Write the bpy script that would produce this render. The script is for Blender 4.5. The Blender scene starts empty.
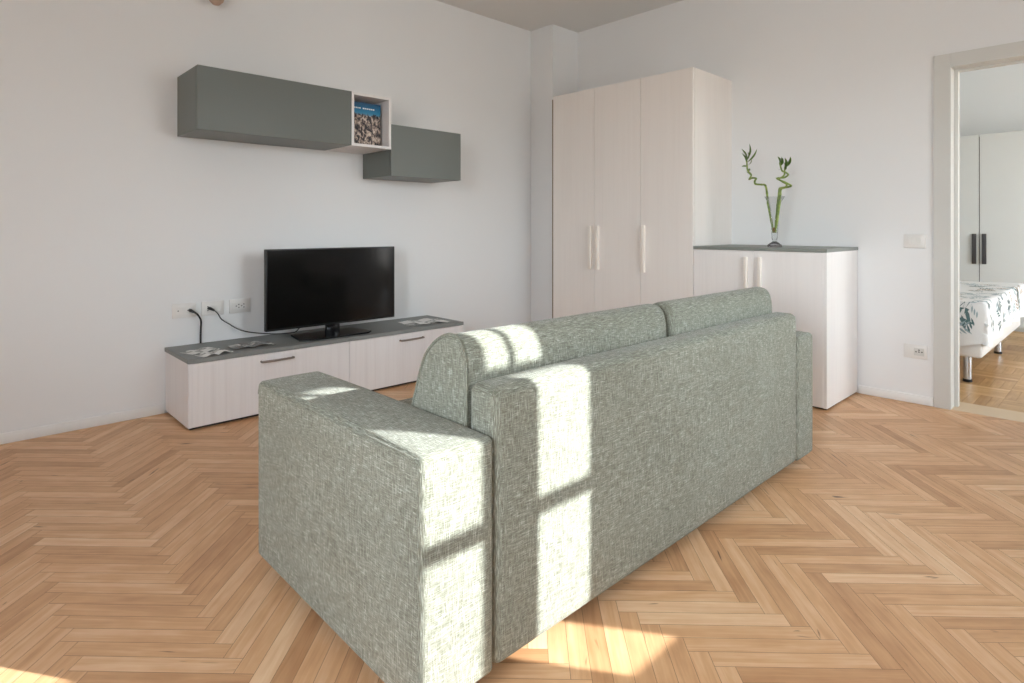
import bpy, bmesh, math, random
from mathutils import Vector, Matrix
random.seed(7)
SC = bpy.context.scene
COL = SC.collection
PI = math.pi

# ------------------------------------------------------------------ camera model
FPX, YH, CX, H = 596.0, 228.0, 512.0, 1.13
_t = (1135.5 - CX) / FPX
_n = math.hypot(1, _t)

# ------------------------------------------------------------------ materials
def mat(name):
    m = bpy.data.materials.new(name); m.use_nodes = True
    nt = m.node_tree
    b = nt.nodes['Principled BSDF']
    return m, nt, b

def node(nt, kind, **kw):
    n = nt.nodes.new(kind)
    for k, v in kw.items():
        if k in n.inputs: n.inputs[k].default_value = v
        else: setattr(n, k, v)
    return n

def link(nt, a, b): nt.links.new(a, b)

def mixc(nt, fac, a, b, mode='MIX'):
    n = nt.nodes.new('ShaderNodeMix'); n.data_type = 'RGBA'; n.blend_type = mode
    for sock, val in ((n.inputs[0], fac), (n.inputs[6], a), (n.inputs[7], b)):
        if isinstance(val, bpy.types.NodeSocket): nt.links.new(val, sock)
        else: sock.default_value = val if not isinstance(val, tuple) else (*val, 1)[:4]
    return n.outputs[2]

def mathn(nt, op, a, b=0.0, clamp=False):
    n = nt.nodes.new('ShaderNodeMath'); n.operation = op; n.use_clamp = clamp
    for sock, val in ((n.inputs[0], a), (n.inputs[1], b)):
        if isinstance(val, bpy.types.NodeSocket): nt.links.new(val, sock)
        else: sock.default_value = val
    return n.outputs[0]

def ramp(nt, fac, stops):
    n = nt.nodes.new('ShaderNodeValToRGB')
    e = n.color_ramp.elements
    e[0].position, e[0].color = stops[0][0], (*stops[0][1], 1)
    e[1].position, e[1].color = stops[-1][0], (*stops[-1][1], 1)
    for p, c in stops[1:-1]:
        x = e.new(p); x.color = (*c, 1)
    nt.links.new(fac, n.inputs[0])
    return n.outputs[0]

def objco(nt, scale=(1, 1, 1), kind='Object', loc=(0, 0, 0)):
    tc = nt.nodes.new('ShaderNodeTexCoord')
    mp = nt.nodes.new('ShaderNodeMapping')
    mp.inputs['Scale'].default_value = scale
    mp.inputs['Location'].default_value = loc
    nt.links.new(tc.outputs[kind], mp.inputs[0])
    return mp.outputs[0]

def noise(nt, co, scale=1.0, detail=2.0, rough=0.5, dist=0.0):
    n = node(nt, 'ShaderNodeTexNoise', Scale=scale, Detail=detail, Roughness=rough, Distortion=dist)
    nt.links.new(co, n.inputs['Vector'])
    return n.outputs['Fac']

def bump(nt, b, height, strength=0.2, dist=0.002):
    n = node(nt, 'ShaderNodeBump', Strength=strength, Distance=dist)
    nt.links.new(height, n.inputs['Height']); nt.links.new(n.outputs[0], b.inputs['Normal'])

def simple(name, col, rough=0.5, metal=0.0, spec=0.5, var=0.0, vscale=6.0):
    m, nt, b = mat(name)
    b.inputs['Base Color'].default_value = (*col, 1)
    b.inputs['Roughness'].default_value = rough
    b.inputs['Metallic'].default_value = metal
    b.inputs['Specular IOR Level'].default_value = spec
    f = noise(nt, objco(nt), vscale, 3)
    c2 = tuple(c * (1 - var) for c in col)
    link(nt, mixc(nt, f, col, c2), b.inputs['Base Color'])
    return m

def plaster(name, col):
    m, nt, b = mat(name)
    co = objco(nt)
    f = noise(nt, co, 1.3, 3)
    link(nt, mixc(nt, f, col, tuple(c * 0.97 for c in col)), b.inputs['Base Color'])
    b.inputs['Roughness'].default_value = 0.75
    b.inputs['Specular IOR Level'].default_value = 0.25
    bump(nt, b, noise(nt, co, 180, 2), 0.05, 0.001)
    return m

M_WALL = plaster('wall_paint', (0.785, 0.79, 0.793))
M_WALLB = plaster('bedroom_paint_cool_lit', (0.78, 0.815, 0.83))  # cool cast of the bedroom daylight is put into this wall colour
M_CEIL = plaster('ceiling_paint', (0.74, 0.73, 0.71))
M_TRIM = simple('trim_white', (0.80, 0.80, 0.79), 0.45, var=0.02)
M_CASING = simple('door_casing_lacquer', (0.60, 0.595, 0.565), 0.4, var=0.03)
M_EXT = plaster('sun_blocker_render', (0.55, 0.53, 0.5))

def larch(name, col, col2, axis):
    """white brushed wood: grain runs along `axis`"""
    m, nt, b = mat(name)
    s = [60.0, 60.0, 60.0]; s[axis] = 1.6
    f = noise(nt, objco(nt, tuple(s)), 1.0, 4, 0.6, 0.3)
    s2 = [9.0, 9.0, 9.0]; s2[axis] = 0.35
    g = noise(nt, objco(nt, tuple(s2)), 1.0, 2)
    k = mathn(nt, 'ADD', mathn(nt, 'MULTIPLY', f, 0.6), mathn(nt, 'MULTIPLY', g, 0.4))
    link(nt, ramp(nt, k, [(0.35, col2), (0.55, col), (1.0, col)]), b.inputs['Base Color'])
    b.inputs['Roughness'].default_value = 0.5
    bump(nt, b, f, 0.08, 0.001)
    return m
M_LARCH = larch('white_larch', (0.82, 0.772, 0.732), (0.795, 0.745, 0.705), 2)
M_LARCH_SIDE = larch('white_larch_sideboard', (0.82, 0.79, 0.77), (0.79, 0.76, 0.74), 2)
M_LARCH_TV = larch('white_larch_low_cabinet', (0.78, 0.755, 0.75), (0.73, 0.70, 0.695), 2)
M_HANDLE_W = simple('pale_wood_handle', (0.84, 0.78, 0.71), 0.45, var=0.05)
M_GAPSHADE = simple('gap_shade_brown', (0.24, 0.185, 0.14), 0.6, var=0.05)  # brown that paints the shaded gap beside the wardrobe
M_SAGE = simple('sage_grey_lacquer', (0.138, 0.151, 0.138), 0.42, var=0.04)
M_SLAB = simple('grey_slab', (0.23, 0.24, 0.232), 0.5, var=0.15, vscale=25)
M_SLAB2 = simple('grey_slab_sideboard', (0.24, 0.255, 0.23), 0.45, var=0.12, vscale=25)
M_DARK = simple('dark_recess', (0.03, 0.025, 0.022), 0.7)
M_BRONZE = simple('bronze_handle', (0.24, 0.20, 0.175), 0.45, 0.4)
M_BLACK = simple('black_plastic', (0.008, 0.008, 0.009), 0.35)
M_BLACKG = simple('gloss_black_plastic', (0.006, 0.006, 0.007), 0.15)
M_CORD = simple('black_cord', (0.012, 0.012, 0.014), 0.5)
M_PLATE = simple('white_switch_plastic', (0.74, 0.725, 0.70), 0.35)
M_HOLE = simple('socket_hole', (0.03, 0.03, 0.03), 0.6)
M_GREYDK = simple('anthracite_handle', (0.045, 0.043, 0.045), 0.45)
M_CHROME = simple('brushed_steel', (0.62, 0.66, 0.72), 0.25, 1.0)
M_RUBBER = simple('black_rubber', (0.012, 0.012, 0.013), 0.7)
M_BEDLEATHER = simple('white_leatherette', (0.74, 0.74, 0.73), 0.45, var=0.03)
M_BEDWARD = simple('pale_grey_lacquer_cool_lit', (0.60, 0.63, 0.625), 0.45, var=0.02)  # grey shifted bluish to carry the bedroom's cooler light
M_TERRA = simple('terracotta_shade', (0.52, 0.36, 0.28), 0.6)

def screen_mat():
    m, nt, b = mat('tv_screen_glass')
    b.inputs['Base Color'].default_value = (0.004, 0.004, 0.004, 1)
    b.inputs['Roughness'].default_value = 0.12
    b.inputs['Specular IOR Level'].default_value = 0.28
    f = noise(nt, objco(nt), 300, 1)
    link(nt, mixc(nt, f, (0.004, 0.004, 0.004), (0.005, 0.0045, 0.0045)), b.inputs['Base Color'])
    return m
M_SCREEN = screen_mat()

def fabric():
    m, nt, b = mat('green_grey_tweed')
    tx = noise(nt, objco(nt, (38, 600, 600)), 1, 3, 0.65)
    ty = noise(nt, objco(nt, (600, 38, 600)), 1, 3, 0.65)
    tz = noise(nt, objco(nt, (560, 560, 38)), 1, 3, 0.65)
    # threads run only along a face, so the set that would point out of it is dropped there
    geo = nt.nodes.new('ShaderNodeNewGeometry'); sn = nt.nodes.new('ShaderNodeSeparateXYZ')
    link(nt, geo.outputs['True Normal'], sn.inputs[0])
    ws = [mathn(nt, 'SUBTRACT', 1.0, mathn(nt, 'POWER', mathn(nt, 'ABSOLUTE', sn.outputs[i]), 2.0)) for i in range(3)]
    ts = [mathn(nt, 'MULTIPLY', t, w_) for t, w_ in zip((tx, ty, tz), ws)]
    mx = mathn(nt, 'MAXIMUM', mathn(nt, 'MAXIMUM', ts[0], ts[1]), ts[2])
    av = mathn(nt, 'DIVIDE', mathn(nt, 'ADD', mathn(nt, 'ADD', ts[0], ts[1]), ts[2]), 2.0)
    k = mathn(nt, 'ADD', mathn(nt, 'MULTIPLY', mx, 0.55), mathn(nt, 'MULTIPLY', av, 0.45))
    big = noise(nt, objco(nt), 3.0, 2)
    k = mathn(nt, 'ADD', k, mathn(nt, 'MULTIPLY', mathn(nt, 'SUBTRACT', big, 0.5), 0.06))
    c = ramp(nt, k, [(0.42, (0.135, 0.134, 0.102)), (0.515, (0.224, 0.226, 0.180)),
                     (0.575, (0.302, 0.309, 0.252)), (0.68, (0.56, 0.572, 0.51))])
    link(nt, c, b.inputs['Base Color'])
    b.inputs['Roughness'].default_value = 0.9
    b.inputs['Specular IOR Level'].default_value = 0.15
    b.inputs['Sheen Weight'].default_value = 0.15
    bump(nt, b, k, 0.5, 0.003)
    return m
M_FAB = fabric()

def plank_mat(name, c_dark, c_mid, c_light):
    m, nt, b = mat(name)
    at = nt.nodes.new('ShaderNodeAttribute'); at.attribute_name = 'tone'
    uv = nt.nodes.new('ShaderNodeUVMap'); uv.uv_map = 'plank'
    mp = nt.nodes.new('ShaderNodeMapping'); mp.inputs['Scale'].default_value = (3.0, 55.0, 1)
    link(nt, uv.outputs[0], mp.inputs[0])
    gr = noise(nt, mp.outputs[0], 1, 4, 0.6, 0.6)
    mp2 = nt.nodes.new('ShaderNodeMapping'); mp2.inputs['Scale'].default_value = (9.0, 20.0, 1)
    link(nt, uv.outputs[0], mp2.inputs[0])
    blot = noise(nt, mp2.outputs[0], 1, 2, 0.5)
    tone = mathn(nt, 'ADD', at.outputs['Fac'], mathn(nt, 'MULTIPLY', mathn(nt, 'SUBTRACT', gr, 0.5), 0.9))
    tone = mathn(nt, 'ADD', tone, mathn(nt, 'MULTIPLY', mathn(nt, 'SUBTRACT', blot, 0.5), 0.5), True)
    c = ramp(nt, tone, [(0.0, c_dark), (0.5, c_mid), (1.0, c_light)])
    mp3 = nt.nodes.new('ShaderNodeMapping'); mp3.inputs['Scale'].default_value = (4.0, 30.0, 1)
    link(nt, uv.outputs[0], mp3.inputs[0])
    kn = noise(nt, mp3.outputs[0], 1, 3, 0.55, 0.8)
    knot = ramp(nt, kn, [(0.69, (0, 0, 0)), (0.74, (1, 1, 1))])
    c = mixc(nt, knot, c, tuple(x * 0.35 for x in c_dark))
    link(nt, c, b.inputs['Base Color'])
    b.inputs['Roughness'].default_value = 0.38
    b.inputs['Specular IOR Level'].default_value = 0.35
    bump(nt, b, gr, 0.04, 0.001)
    return m
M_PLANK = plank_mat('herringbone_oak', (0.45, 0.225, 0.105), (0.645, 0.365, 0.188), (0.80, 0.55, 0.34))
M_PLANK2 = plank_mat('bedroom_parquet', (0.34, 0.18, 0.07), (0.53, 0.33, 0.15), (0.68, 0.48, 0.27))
M_GAP = simple('floor_joint', (0.13, 0.06, 0.03), 0.8)
M_THRESH = simple('threshold_wood', (0.66, 0.52, 0.36), 0.5, var=0.1)

def glass_mat(name, tint=(1, 1, 1), refl=1.0):
    m, nt, b = mat(name)
    nt.nodes.remove(b)
    out = nt.nodes['Material Output']
    tr = node(nt, 'ShaderNodeBsdfTransparent'); tr.inputs[0].default_value = (*tint, 1)
    gl = node(nt, 'ShaderNodeBsdfGlossy', Roughness=0.03)
    fr = node(nt, 'ShaderNodeLayerWeight', Blend=0.25)
    mx = nt.nodes.new('ShaderNodeMixShader')
    k = mathn(nt, 'MULTIPLY', fr.outputs['Fresnel'], refl)
    link(nt, k, mx.inputs[0]); link(nt, tr.outputs[0], mx.inputs[1]); link(nt, gl.outputs[0], mx.inputs[2])
    link(nt, mx.outputs[0], out.inputs['Surface'])
    return m
M_PANE = glass_mat('window_pane_glass', (0.97, 0.985, 0.98), 0.5)
M_VASE = glass_mat('vase_glass', (0.955, 0.96, 0.96), 0.45)

M_VASEFOOT = glass_mat('vase_foot_glass', (0.78, 0.76, 0.77), 0.8)

def stalk_mat():
    m, nt, b = mat('bamboo_stalk')
    f = noise(nt, objco(nt, (30, 30, 60)), 1, 3)
    link(nt, ramp(nt, f, [(0.3, (0.10, 0.17, 0.025)), (0.7, (0.30, 0.39, 0.09))]), b.inputs['Base Color'])
    b.inputs['Roughness'].default_value = 0.4
    return m
M_STALK = stalk_mat()
M_LEAF = simple('bamboo_leaf', (0.16, 0.30, 0.05), 0.4, var=0.45, vscale=40)
M_ROOT = simple('brown_root', (0.30, 0.17, 0.05), 0.8, var=0.4, vscale=80)
M_PAPER = simple('white_paper', (0.80, 0.79, 0.77), 0.5, var=0.05)

def print_mat(name, cols, scale):
    m, nt, b = mat(name)
    f = noise(nt, objco(nt), scale, 2, 0.5, 0.4)
    n = len(cols)
    link(nt, ramp(nt, f, [(0.36 + 0.28 * i / (n - 1), c) for i, c in enumerate(cols)]), b.inputs['Base Color'])
    b.inputs['Roughness'].default_value = 0.35
    return m
M_PRINT_A = print_mat('brochure_print', [(0.03, 0.03, 0.03), (0.55, 0.53, 0.5), (0.10, 0.12, 0.11), (0.7, 0.69, 0.67)], 14)
M_PRINT_B = print_mat('magazine_print', [(0.02, 0.022, 0.02), (0.12, 0.07, 0.05), (0.06, 0.07, 0.065), (0.16, 0.17, 0.165)], 22)

def cover_mat():
    """mountain photograph on a book cover: blue sky above brown and cream rock"""
    m, nt, b = mat('book_cover_print')
    tc = nt.nodes.new('ShaderNodeUVMap'); tc.uv_map = 'cover'
    sp = nt.nodes.new('ShaderNodeSeparateXYZ'); link(nt, tc.outputs[0], sp.inputs[0])
    mp = nt.nodes.new('ShaderNodeMapping'); mp.inputs['Scale'].default_value = (11, 9, 1)
    link(nt, tc.outputs[0], mp.inputs[0])
    f = noise(nt, mp.outputs[0], 1, 6, 0.7, 0.6)
    rock = ramp(nt, f, [(0.40, (0.008, 0.006, 0.012)), (0.48, (0.06, 0.045, 0.045)), (0.53, (0.30, 0.22, 0.18)), (0.62, (0.66, 0.55, 0.46))])
    sky = ramp(nt, sp.outputs[1], [(0.62, (0.16, 0.34, 0.45)), (0.78, (0.01, 0.19, 0.36)), (1.0, (0.004, 0.05, 0.13))])
    edge = mathn(nt, 'ADD', sp.outputs[1], mathn(nt, 'MULTIPLY', mathn(nt, 'SUBTRACT', f, 0.5), 0.30))
    k = ramp(nt, edge, [(0.70, (0, 0, 0)), (0.74, (1, 1, 1))])
    link(nt, mixc(nt, k, rock, sky), b.inputs['Base Color'])
    b.inputs['Roughness'].default_value = 0.35
    return m
M_COVER = cover_mat()

def duvet_mat():
    m, nt, b = mat('white_duvet_cotton')
    f = noise(nt, objco(nt), 8, 3)
    link(nt, mixc(nt, f, (0.83, 0.84, 0.84), (0.76, 0.79, 0.81)), b.inputs['Base Color'])
    b.inputs['Roughness'].default_value = 0.85
    bump(nt, b, noise(nt, objco(nt), 14, 2), 0.3, 0.01)
    return m
M_DUVET = duvet_mat()
M_LEAFPR = simple('teal_leaf_print', (0.11, 0.20, 0.21), 0.85, var=0.3, vscale=12)
M_LEAFPR3 = simple('pale_blue_leaf_print', (0.38, 0.50, 0.55), 0.85, var=0.3, vscale=12)
M_LEAFPR2 = simple('sand_leaf_print', (0.55, 0.45, 0.36), 0.85, var=0.3, vscale=12)

# ------------------------------------------------------------------ mesh helpers
def add_box(bm, x0, x1, y0, y1, z0, z1, r=0.0, seg=2):
    res = bmesh.ops.create_cube(bm, size=1.0)
    vs = res['verts']
    for v in vs:
        v.co = Vector((x0 + (v.co.x + .5) * (x1 - x0), y0 + (v.co.y + .5) * (y1 - y0), z0 + (v.co.z + .5) * (z1 - z0)))
    if r > 0:
        es = list({e for v in vs for e in v.link_edges})
        bmesh.ops.bevel(bm, geom=es, offset=r, segments=seg, affect='EDGES', profile=0.5)

def soft_box(bm, x0, x1, y0, y1, z0, z1, r, n=10, puff=(0, 0, 0), rs=5):
    """rounded box with a gentle swell on each pair of faces"""
    lo, hi = (x0, y0, z0), (x1, y1, z1)
    def ticks(a):
        L = hi[a] - lo[a]
        t = []
        for i in range(rs): t.append(r * (1 - math.cos(PI / 2 * i / rs)) if False else r * i / rs)
        inner = [r + (L - 2 * r) * i / n for i in range(n + 1)]
        end = [L - r + r * (i + 1) / rs for i in range(rs)]
        return [lo[a] + q for q in t + inner + end]
    T = [ticks(a) for a in range(3)]
    cache = {}
    def vert(p):
        key = tuple(round(q, 6) for q in p)
        if key in cache: return cache[key]
        inn = [min(max(p[a], lo[a] + r), hi[a] - r) for a in range(3)]
        d = Vector([p[a] - inn[a] for a in range(3)])
        # spread directions evenly round the bend
        mx = max(abs(q) for q in d) or 1
        d = Vector([math.tan(q / mx * PI / 4) for q in d])
        nrm = d.normalized()
        q = Vector(inn) + nrm * r
        w = [max(0.0, 1 - ((p[a] - (lo[a] + hi[a]) / 2) / ((hi[a] - lo[a]) / 2)) ** 2) for a in range(3)]
        for a in range(3):
            b, c = (a + 1) % 3, (a + 2) % 3
            q[a] += nrm[a] * puff[a] * math.sqrt(w[b] * w[c])
        cache[key] = bm.verts.new(q)
        return cache[key]
    for a in range(3):
        b, c = (a + 1) % 3, (a + 2) % 3
        for side in (0, 1):
            for i in range(len(T[b]) - 1):
                for j in range(len(T[c]) - 1):
                    quad = []
                    for (ii, jj) in ((i, j), (i + 1, j), (i + 1, j + 1), (i, j + 1)):
                        p = [0, 0, 0]; p[a] = hi[a] if side else lo[a]; p[b] = T[b][ii]; p[c] = T[c][jj]
                        quad.append(vert(p))
                    if not side: quad.reverse()
                    if len(set(quad)) == 4:
                        try: bm.faces.new(quad)
                        except ValueError: pass

def add_tube(bm, pts, rad, n=8, closed=False, caps=True):
    pts = [Vector(p) for p in pts]
    rads = rad if isinstance(rad, (list, tuple)) else [rad] * len(pts)
    N = len(pts)
    tang = []
    for i in range(N):
        if closed: t = pts[(i + 1) % N] - pts[i - 1]
        else: t = pts[min(i + 1, N - 1)] - pts[max(i - 1, 0)]
        tang.append(t.normalized())
    up = Vector((0, 0, 1)) if abs(tang[0].z) < 0.9 else Vector((1, 0, 0))
    nrm = tang[0].cross(up).normalized()
    rings = []
    for i in range(N):
        nrm = (nrm - tang[i] * nrm.dot(tang[i])).normalized()
        bi = tang[i].cross(nrm)
        rings.append([bm.verts.new(pts[i] + (nrm * math.cos(2 * PI * k / n) + bi * math.sin(2 * PI * k / n)) * rads[i]) for k in range(n)])
    for i in range(N if closed else N - 1):
        A, B = rings[i], rings[(i + 1) % N]
        for k in range(n):
            bm.faces.new((A[k], A[(k + 1) % n], B[(k + 1) % n], B[k]))
    if caps and not closed:
        bm.faces.new(list(reversed(rings[0]))); bm.faces.new(rings[-1])

def add_lathe(bm, prof, cx, cy, n=24):
    rings = []
    for r, z in prof:
        if r < 1e-5: rings.append([bm.verts.new((cx, cy, z))])
        else: rings.append([bm.verts.new((cx + r * math.cos(2 * PI * k / n), cy + r * math.sin(2 * PI * k / n), z)) for k in range(n)])
    for A, B in zip(rings[:-1], rings[1:]):
        for k in range(n):
            if len(A) == 1 and len(B) == 1: continue
            if len(A) == 1: bm.faces.new((A[0], B[(k + 1) % n], B[k]))
            elif len(B) == 1: bm.faces.new((A[k], A[(k + 1) % n], B[0]))
            else: bm.faces.new((A[k], A[(k + 1) % n], B[(k + 1) % n], B[k]))

def add_prism(bm, poly, axis, a0, a1, r=0.0):
    """extrude a 2-D outline along axis"""
    def P(p, a):
        q = list(p); q.insert(axis, a); return Vector(q)
    A = [bm.verts.new(P(p, a0)) for p in poly]; B = [bm.verts.new(P(p, a1)) for p in poly]
    n = len(poly)
    for k in range(n): bm.faces.new((A[k], A[(k + 1) % n], B[(k + 1) % n], B[k]))
    bm.faces.new(list(reversed(A))); bm.faces.new(B)

def base_of(o):
    b = Vector((0, 0, 0))
    while o is not None:
        b += o.location; o = o.parent
    return b

def obj(name, bm, m, parent=None, smooth=35, origin=None):
    bmesh.ops.recalc_face_normals(bm, faces=bm.faces[:])
    off = base_of(parent) if parent else Vector((0, 0, 0))
    if parent is None and origin is not None: off = Vector(origin)
    for v in bm.verts: v.co -= off
    if smooth:
        lim = math.radians(smooth)
        for f in bm.faces: f.smooth = True
        for e in bm.edges:
            if len(e.link_faces) == 2 and e.calc_face_angle(0) > lim: e.smooth = False
    me = bpy.data.meshes.new(name); bm.to_mesh(me); bm.free()
    for mm in (m if isinstance(m, (list, tuple)) else [m]): me.materials.append(mm)
    o = bpy.data.objects.new(name, me); COL.objects.link(o)
    if parent: o.parent = parent
    elif origin is not None: o.location = origin
    return o

def box(name, m, parent, x0, x1, y0, y1, z0, z1, r=0.0, seg=2, origin=None):
    bm = bmesh.new(); add_box(bm, x0, x1, y0, y1, z0, z1, r, seg)
    return obj(name, bm, m, parent, origin=origin)

def tag(o, label, cat, group=None):
    o['label'] = label; o['category'] = cat
    if group: o['group'] = group
    return o

def thing(name, label, cat, loc, group=None):
    o = bpy.data.objects.new(name, None); COL.objects.link(o)
    o.location = loc; o.empty_display_size = 0.1
    return tag(o, label, cat, group)

def struct(name, bm, m, parent=None, smooth=35):
    o = obj(name, bm, m, parent, smooth)
    if parent is None: o['kind'] = 'structure'
    return o

# ------------------------------------------------------------------ room shell
U0, V0, ZC = 4.54, 4.10, 3.06          # inner faces of the right wall, the television wall, ceiling
UL, VB = -1.6, -0.75                   # far-left wall, window wall behind the camera
VO = -1.15                             # outer face of the window wall
DV0, DV1, DZ = -0.02, 0.793, 2.13     # doorway
BU1, BV0, BV1 = 9.05, -3.3, 3.0        # bedroom
WT = 0.14

# herringbone floor: every board a face of one floor mesh
def clip(poly, x0, x1, y0, y1):
    def cut(P, f):
        out = []
        for i in range(len(P)):
            a, b = P[i - 1], P[i]; fa, fb = f(a), f(b)
            if (fa >= 0) != (fb >= 0):
                t = fa / (fa - fb); out.append((a[0] + (b[0] - a[0]) * t, a[1] + (b[1] - a[1]) * t))
            if fb >= 0: out.append(b)
        return out
    for f in (lambda p: p[0] - x0, lambda p: x1 - p[0], lambda p: p[1] - y0, lambda p: y1 - p[1]):
        poly = cut(poly, f)
        if len(poly) < 3: return []
    return poly

def plank_floor(name, boards, rect, m):
    bm = bmesh.new()
    lay = bm.faces.layers.float.new('tone'); uvl = bm.loops.layers.uv.new('plank')
    g = 0.0005
    for (o, d, e, L, W, tone) in boards:        # corner, directions along and across, length, width
        quad = [(o[0] + d[0] * a + e[0] * b, o[1] + d[1] * a + e[1] * b) for a, b in ((g, g), (L - g, g), (L - g, W - g), (g, W - g))]
        P = clip(quad, *rect)
        if len(P) < 3: continue
        f = bm.faces.new([bm.verts.new((x, y, 0)) for x, y in P])
        f[lay] = tone
        ru, rv = random.random() * 50, random.random() * 50
        for lp in f.loops:
            dx, dy = lp.vert.co.x - o[0], lp.vert.co.y - o[1]
            lp[uvl].uv = (dx * d[0] + dy * d[1] + ru, dx * e[0] + dy * e[1] + rv)
    x0, x1, y0, y1 = rect
    bf = []
    res = bmesh.ops.create_cube(bm, size=1)
    for v in res['verts']:
        v.co = Vector((x0 + (v.co.x + .5) * (x1 - x0), y0 + (v.co.y + .5) * (y1 - y0), -0.08 + (v.co.z + .5) * 0.0785))
        bf += v.link_faces
    for f in set(bf): f.material_index = 1
    return struct(name, bm, [m, M_GAP], smooth=0)

L, W = 0.427, 0.0534
boards = []
c45 = math.sqrt(0.5)
A, B = (c45, -c45), (-c45, -c45)                 # p axis, q axis of the pattern
ORG = (0.269, 2.60)
def pq(p, q): return (ORG[0] + p * A[0] + q * B[0], ORG[1] + p * A[1] + q * B[1])
def tone(): return min(1, max(0, random.gauss(0.48, 0.15)))
for j in range(-6, 13):
    for k in range(-110, 111):
        bp, bq = k * W + j * L, k * W - j * L
        x, y = pq(bp, bq)
        if x < UL - 1 or x > U0 + 1 or y < VB - 1 or y > V0 + 1: continue
        boards.append((pq(bp, bq), A, B, L, W, tone()))
        vx = pq(bp + L, bq + W - L)         # the board across: runs along q from its foot
        boards.append((vx, B, A, L, W, tone()))
plank_floor('floor', boards, (UL, U0, VB, V0), M_PLANK)

# bedroom floor: squares of five fingers, alternating
boards = []
S = 0.30
for i in range(16):
    for j in range(22):
        x, y = U0 + WT + 0.10 + i * S, BV0 + j * S
        base = random.gauss(0.45, 0.13)
        for k in range(5):
            w = S / 5
            tn = min(1, max(0, base + random.gauss(0, 0.14)))
            if (i + j) % 2: boards.append(((x, y + k * w), (1, 0), (0, 1), S, w, tn))
            else: boards.append(((x + k * w, y), (0, 1), (1, 0), S, w, tn))
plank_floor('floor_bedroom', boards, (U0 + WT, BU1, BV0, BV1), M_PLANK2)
bm = bmesh.new(); add_box(bm, U0, U0 + WT, DV0 - 0.02, DV1 + 0.02, -0.06, 0.001); add_box(bm, U0 + WT, U0 + WT + .10, BV0, BV1, -0.06, 0.001)
struct('trim_1', bm, M_THRESH)

bm = bmesh.new(); add_box(bm, UL - WT, U0 + WT, VO, V0 + WT, ZC, ZC + 0.15)
struct('ceiling', bm, M_CEIL)
bm = bmesh.new(); add_box(bm, UL - WT, U0 + WT, V0, V0 + WT, -0.08, ZC)
struct('wall_left', bm, M_WALL)
bm = bmesh.new()
add_box(bm, UL - 0.3, UL, VO, -0.6, -0.08, ZC); add_box(bm, UL - 0.3, UL, 0.8, V0, -0.08, ZC)
add_box(bm, UL - 0.3, UL, -0.6, 0.8, -0.08, 0.9); add_box(bm, UL - 0.3, UL, -0.6, 0.8, 2.45, ZC)
struct('wall_far', bm, M_WALL)
bm = bmesh.new()
for y in (-0.6, 0.73): add_box(bm, UL - 0.2, UL - 0.14, y, y + 0.07, 0.9, 2.45)
for (y0, y1) in ((-.53, .73),):
    add_box(bm, UL - 0.2, UL - 0.14, y0, y1, 0.9, 0.98); add_box(bm, UL - 0.2, UL - 0.14, y0, y1, 2.37, 2.45)
struct('window_4', bm, M_TRIM)
bm = bmesh.new()
add_box(bm, U0, U0 + WT, DV1 + 0.02, V0, -0.08, ZC)
add_box(bm, U0, U0 + WT, BV0, DV0 - 0.02, -0.08, ZC)
add_box(bm, U0, U0 + WT, DV0 - 0.02, DV1 + 0.02, DZ + 0.02, ZC)
struct('wall_right', bm, M_WALL)
bm = bmesh.new(); add_box(bm, U0, U0 + WT, BV0, VB - 0.4, ZC, 4.6); struct('wall_sun_blocker', bm, M_EXT)  # unseen upper wall added to keep direct sun out of the second window
bm = bmesh.new(); add_box(bm, 4.175, U0, 3.81, V0, 0, ZC)
struct('wall_corner_pier', bm, M_WALL)

# window wall behind the camera
WIN = [(1.89, 2.867, 0.89, 2.25), (3.20, 3.75, 0.89, 2.30)]
bm = bmesh.new()
add_box(bm, UL - WT, WIN[0][0], VO, VB, -0.08, ZC)
add_box(bm, WIN[0][1], WIN[1][0], VO, VB, -0.08, ZC)
add_box(bm, WIN[1][1], U0, VO, VB, -0.08, ZC)
for a, b, z0, z1 in WIN:
    add_box(bm, a, b, VO, VB, -0.08, z0); add_box(bm, a, b, VO, VB, z1, ZC)
struct('wall_front', bm, M_WALL)

def window(nm, a, b, z0, z1, bars, mull):
    """two casements in a white frame, thin bars; glass at y = -0.85"""
    y0, y1 = -0.88, -0.82
    bm = bmesh.new()
    add_box(bm, a, a + 0.075, y0, y1, z0, z1); add_box(bm, b - 0.075, b, y0, y1, z0, z1)
    add_box(bm, a + .075, b - .075, y0, y1, z0, z0 + 0.064); add_box(bm, a + .075, b - .075, y0, y1, z1 - 0.075, z1)
    add_box(bm, mull[0], mull[1], y0, y1, z0 + .064, z1 - .075)
    for (c, d, e, f) in bars: add_box(bm, c, d, -0.862, -0.838, e, f)
    fr = struct(nm, bm, M_TRIM)
    for (c, d) in ((a + .075, mull[0]), (mull[1], b - .075)):
        bm = bmesh.new(); add_box(bm, c, d, -0.853, -0.847, z0 + .064, z1 - .075)
        obj('pane', bm, M_PANE, fr)
    return fr
a, b, z0, z1 = WIN[0]
window('window_1', a, b, z0, z1, [(a + .075, 2.277, 1.468, 1.504), (2.432, b - .075, 1.468, 1.504),
                                 (2.432, b - .075, 1.862, 1.892), (2.540, 2.553, 1.892, z1 - .075)], (2.277, 2.432))
a, b, z0, z1 = WIN[1]
mid = (a + b) / 2
window('window_2', a, b, z0, z1, [(a + .075, mid - .05, 1.468, 1.504), (mid + .05, b - .075, 1.468, 1.504)], (mid - .05, mid + .05))

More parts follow.
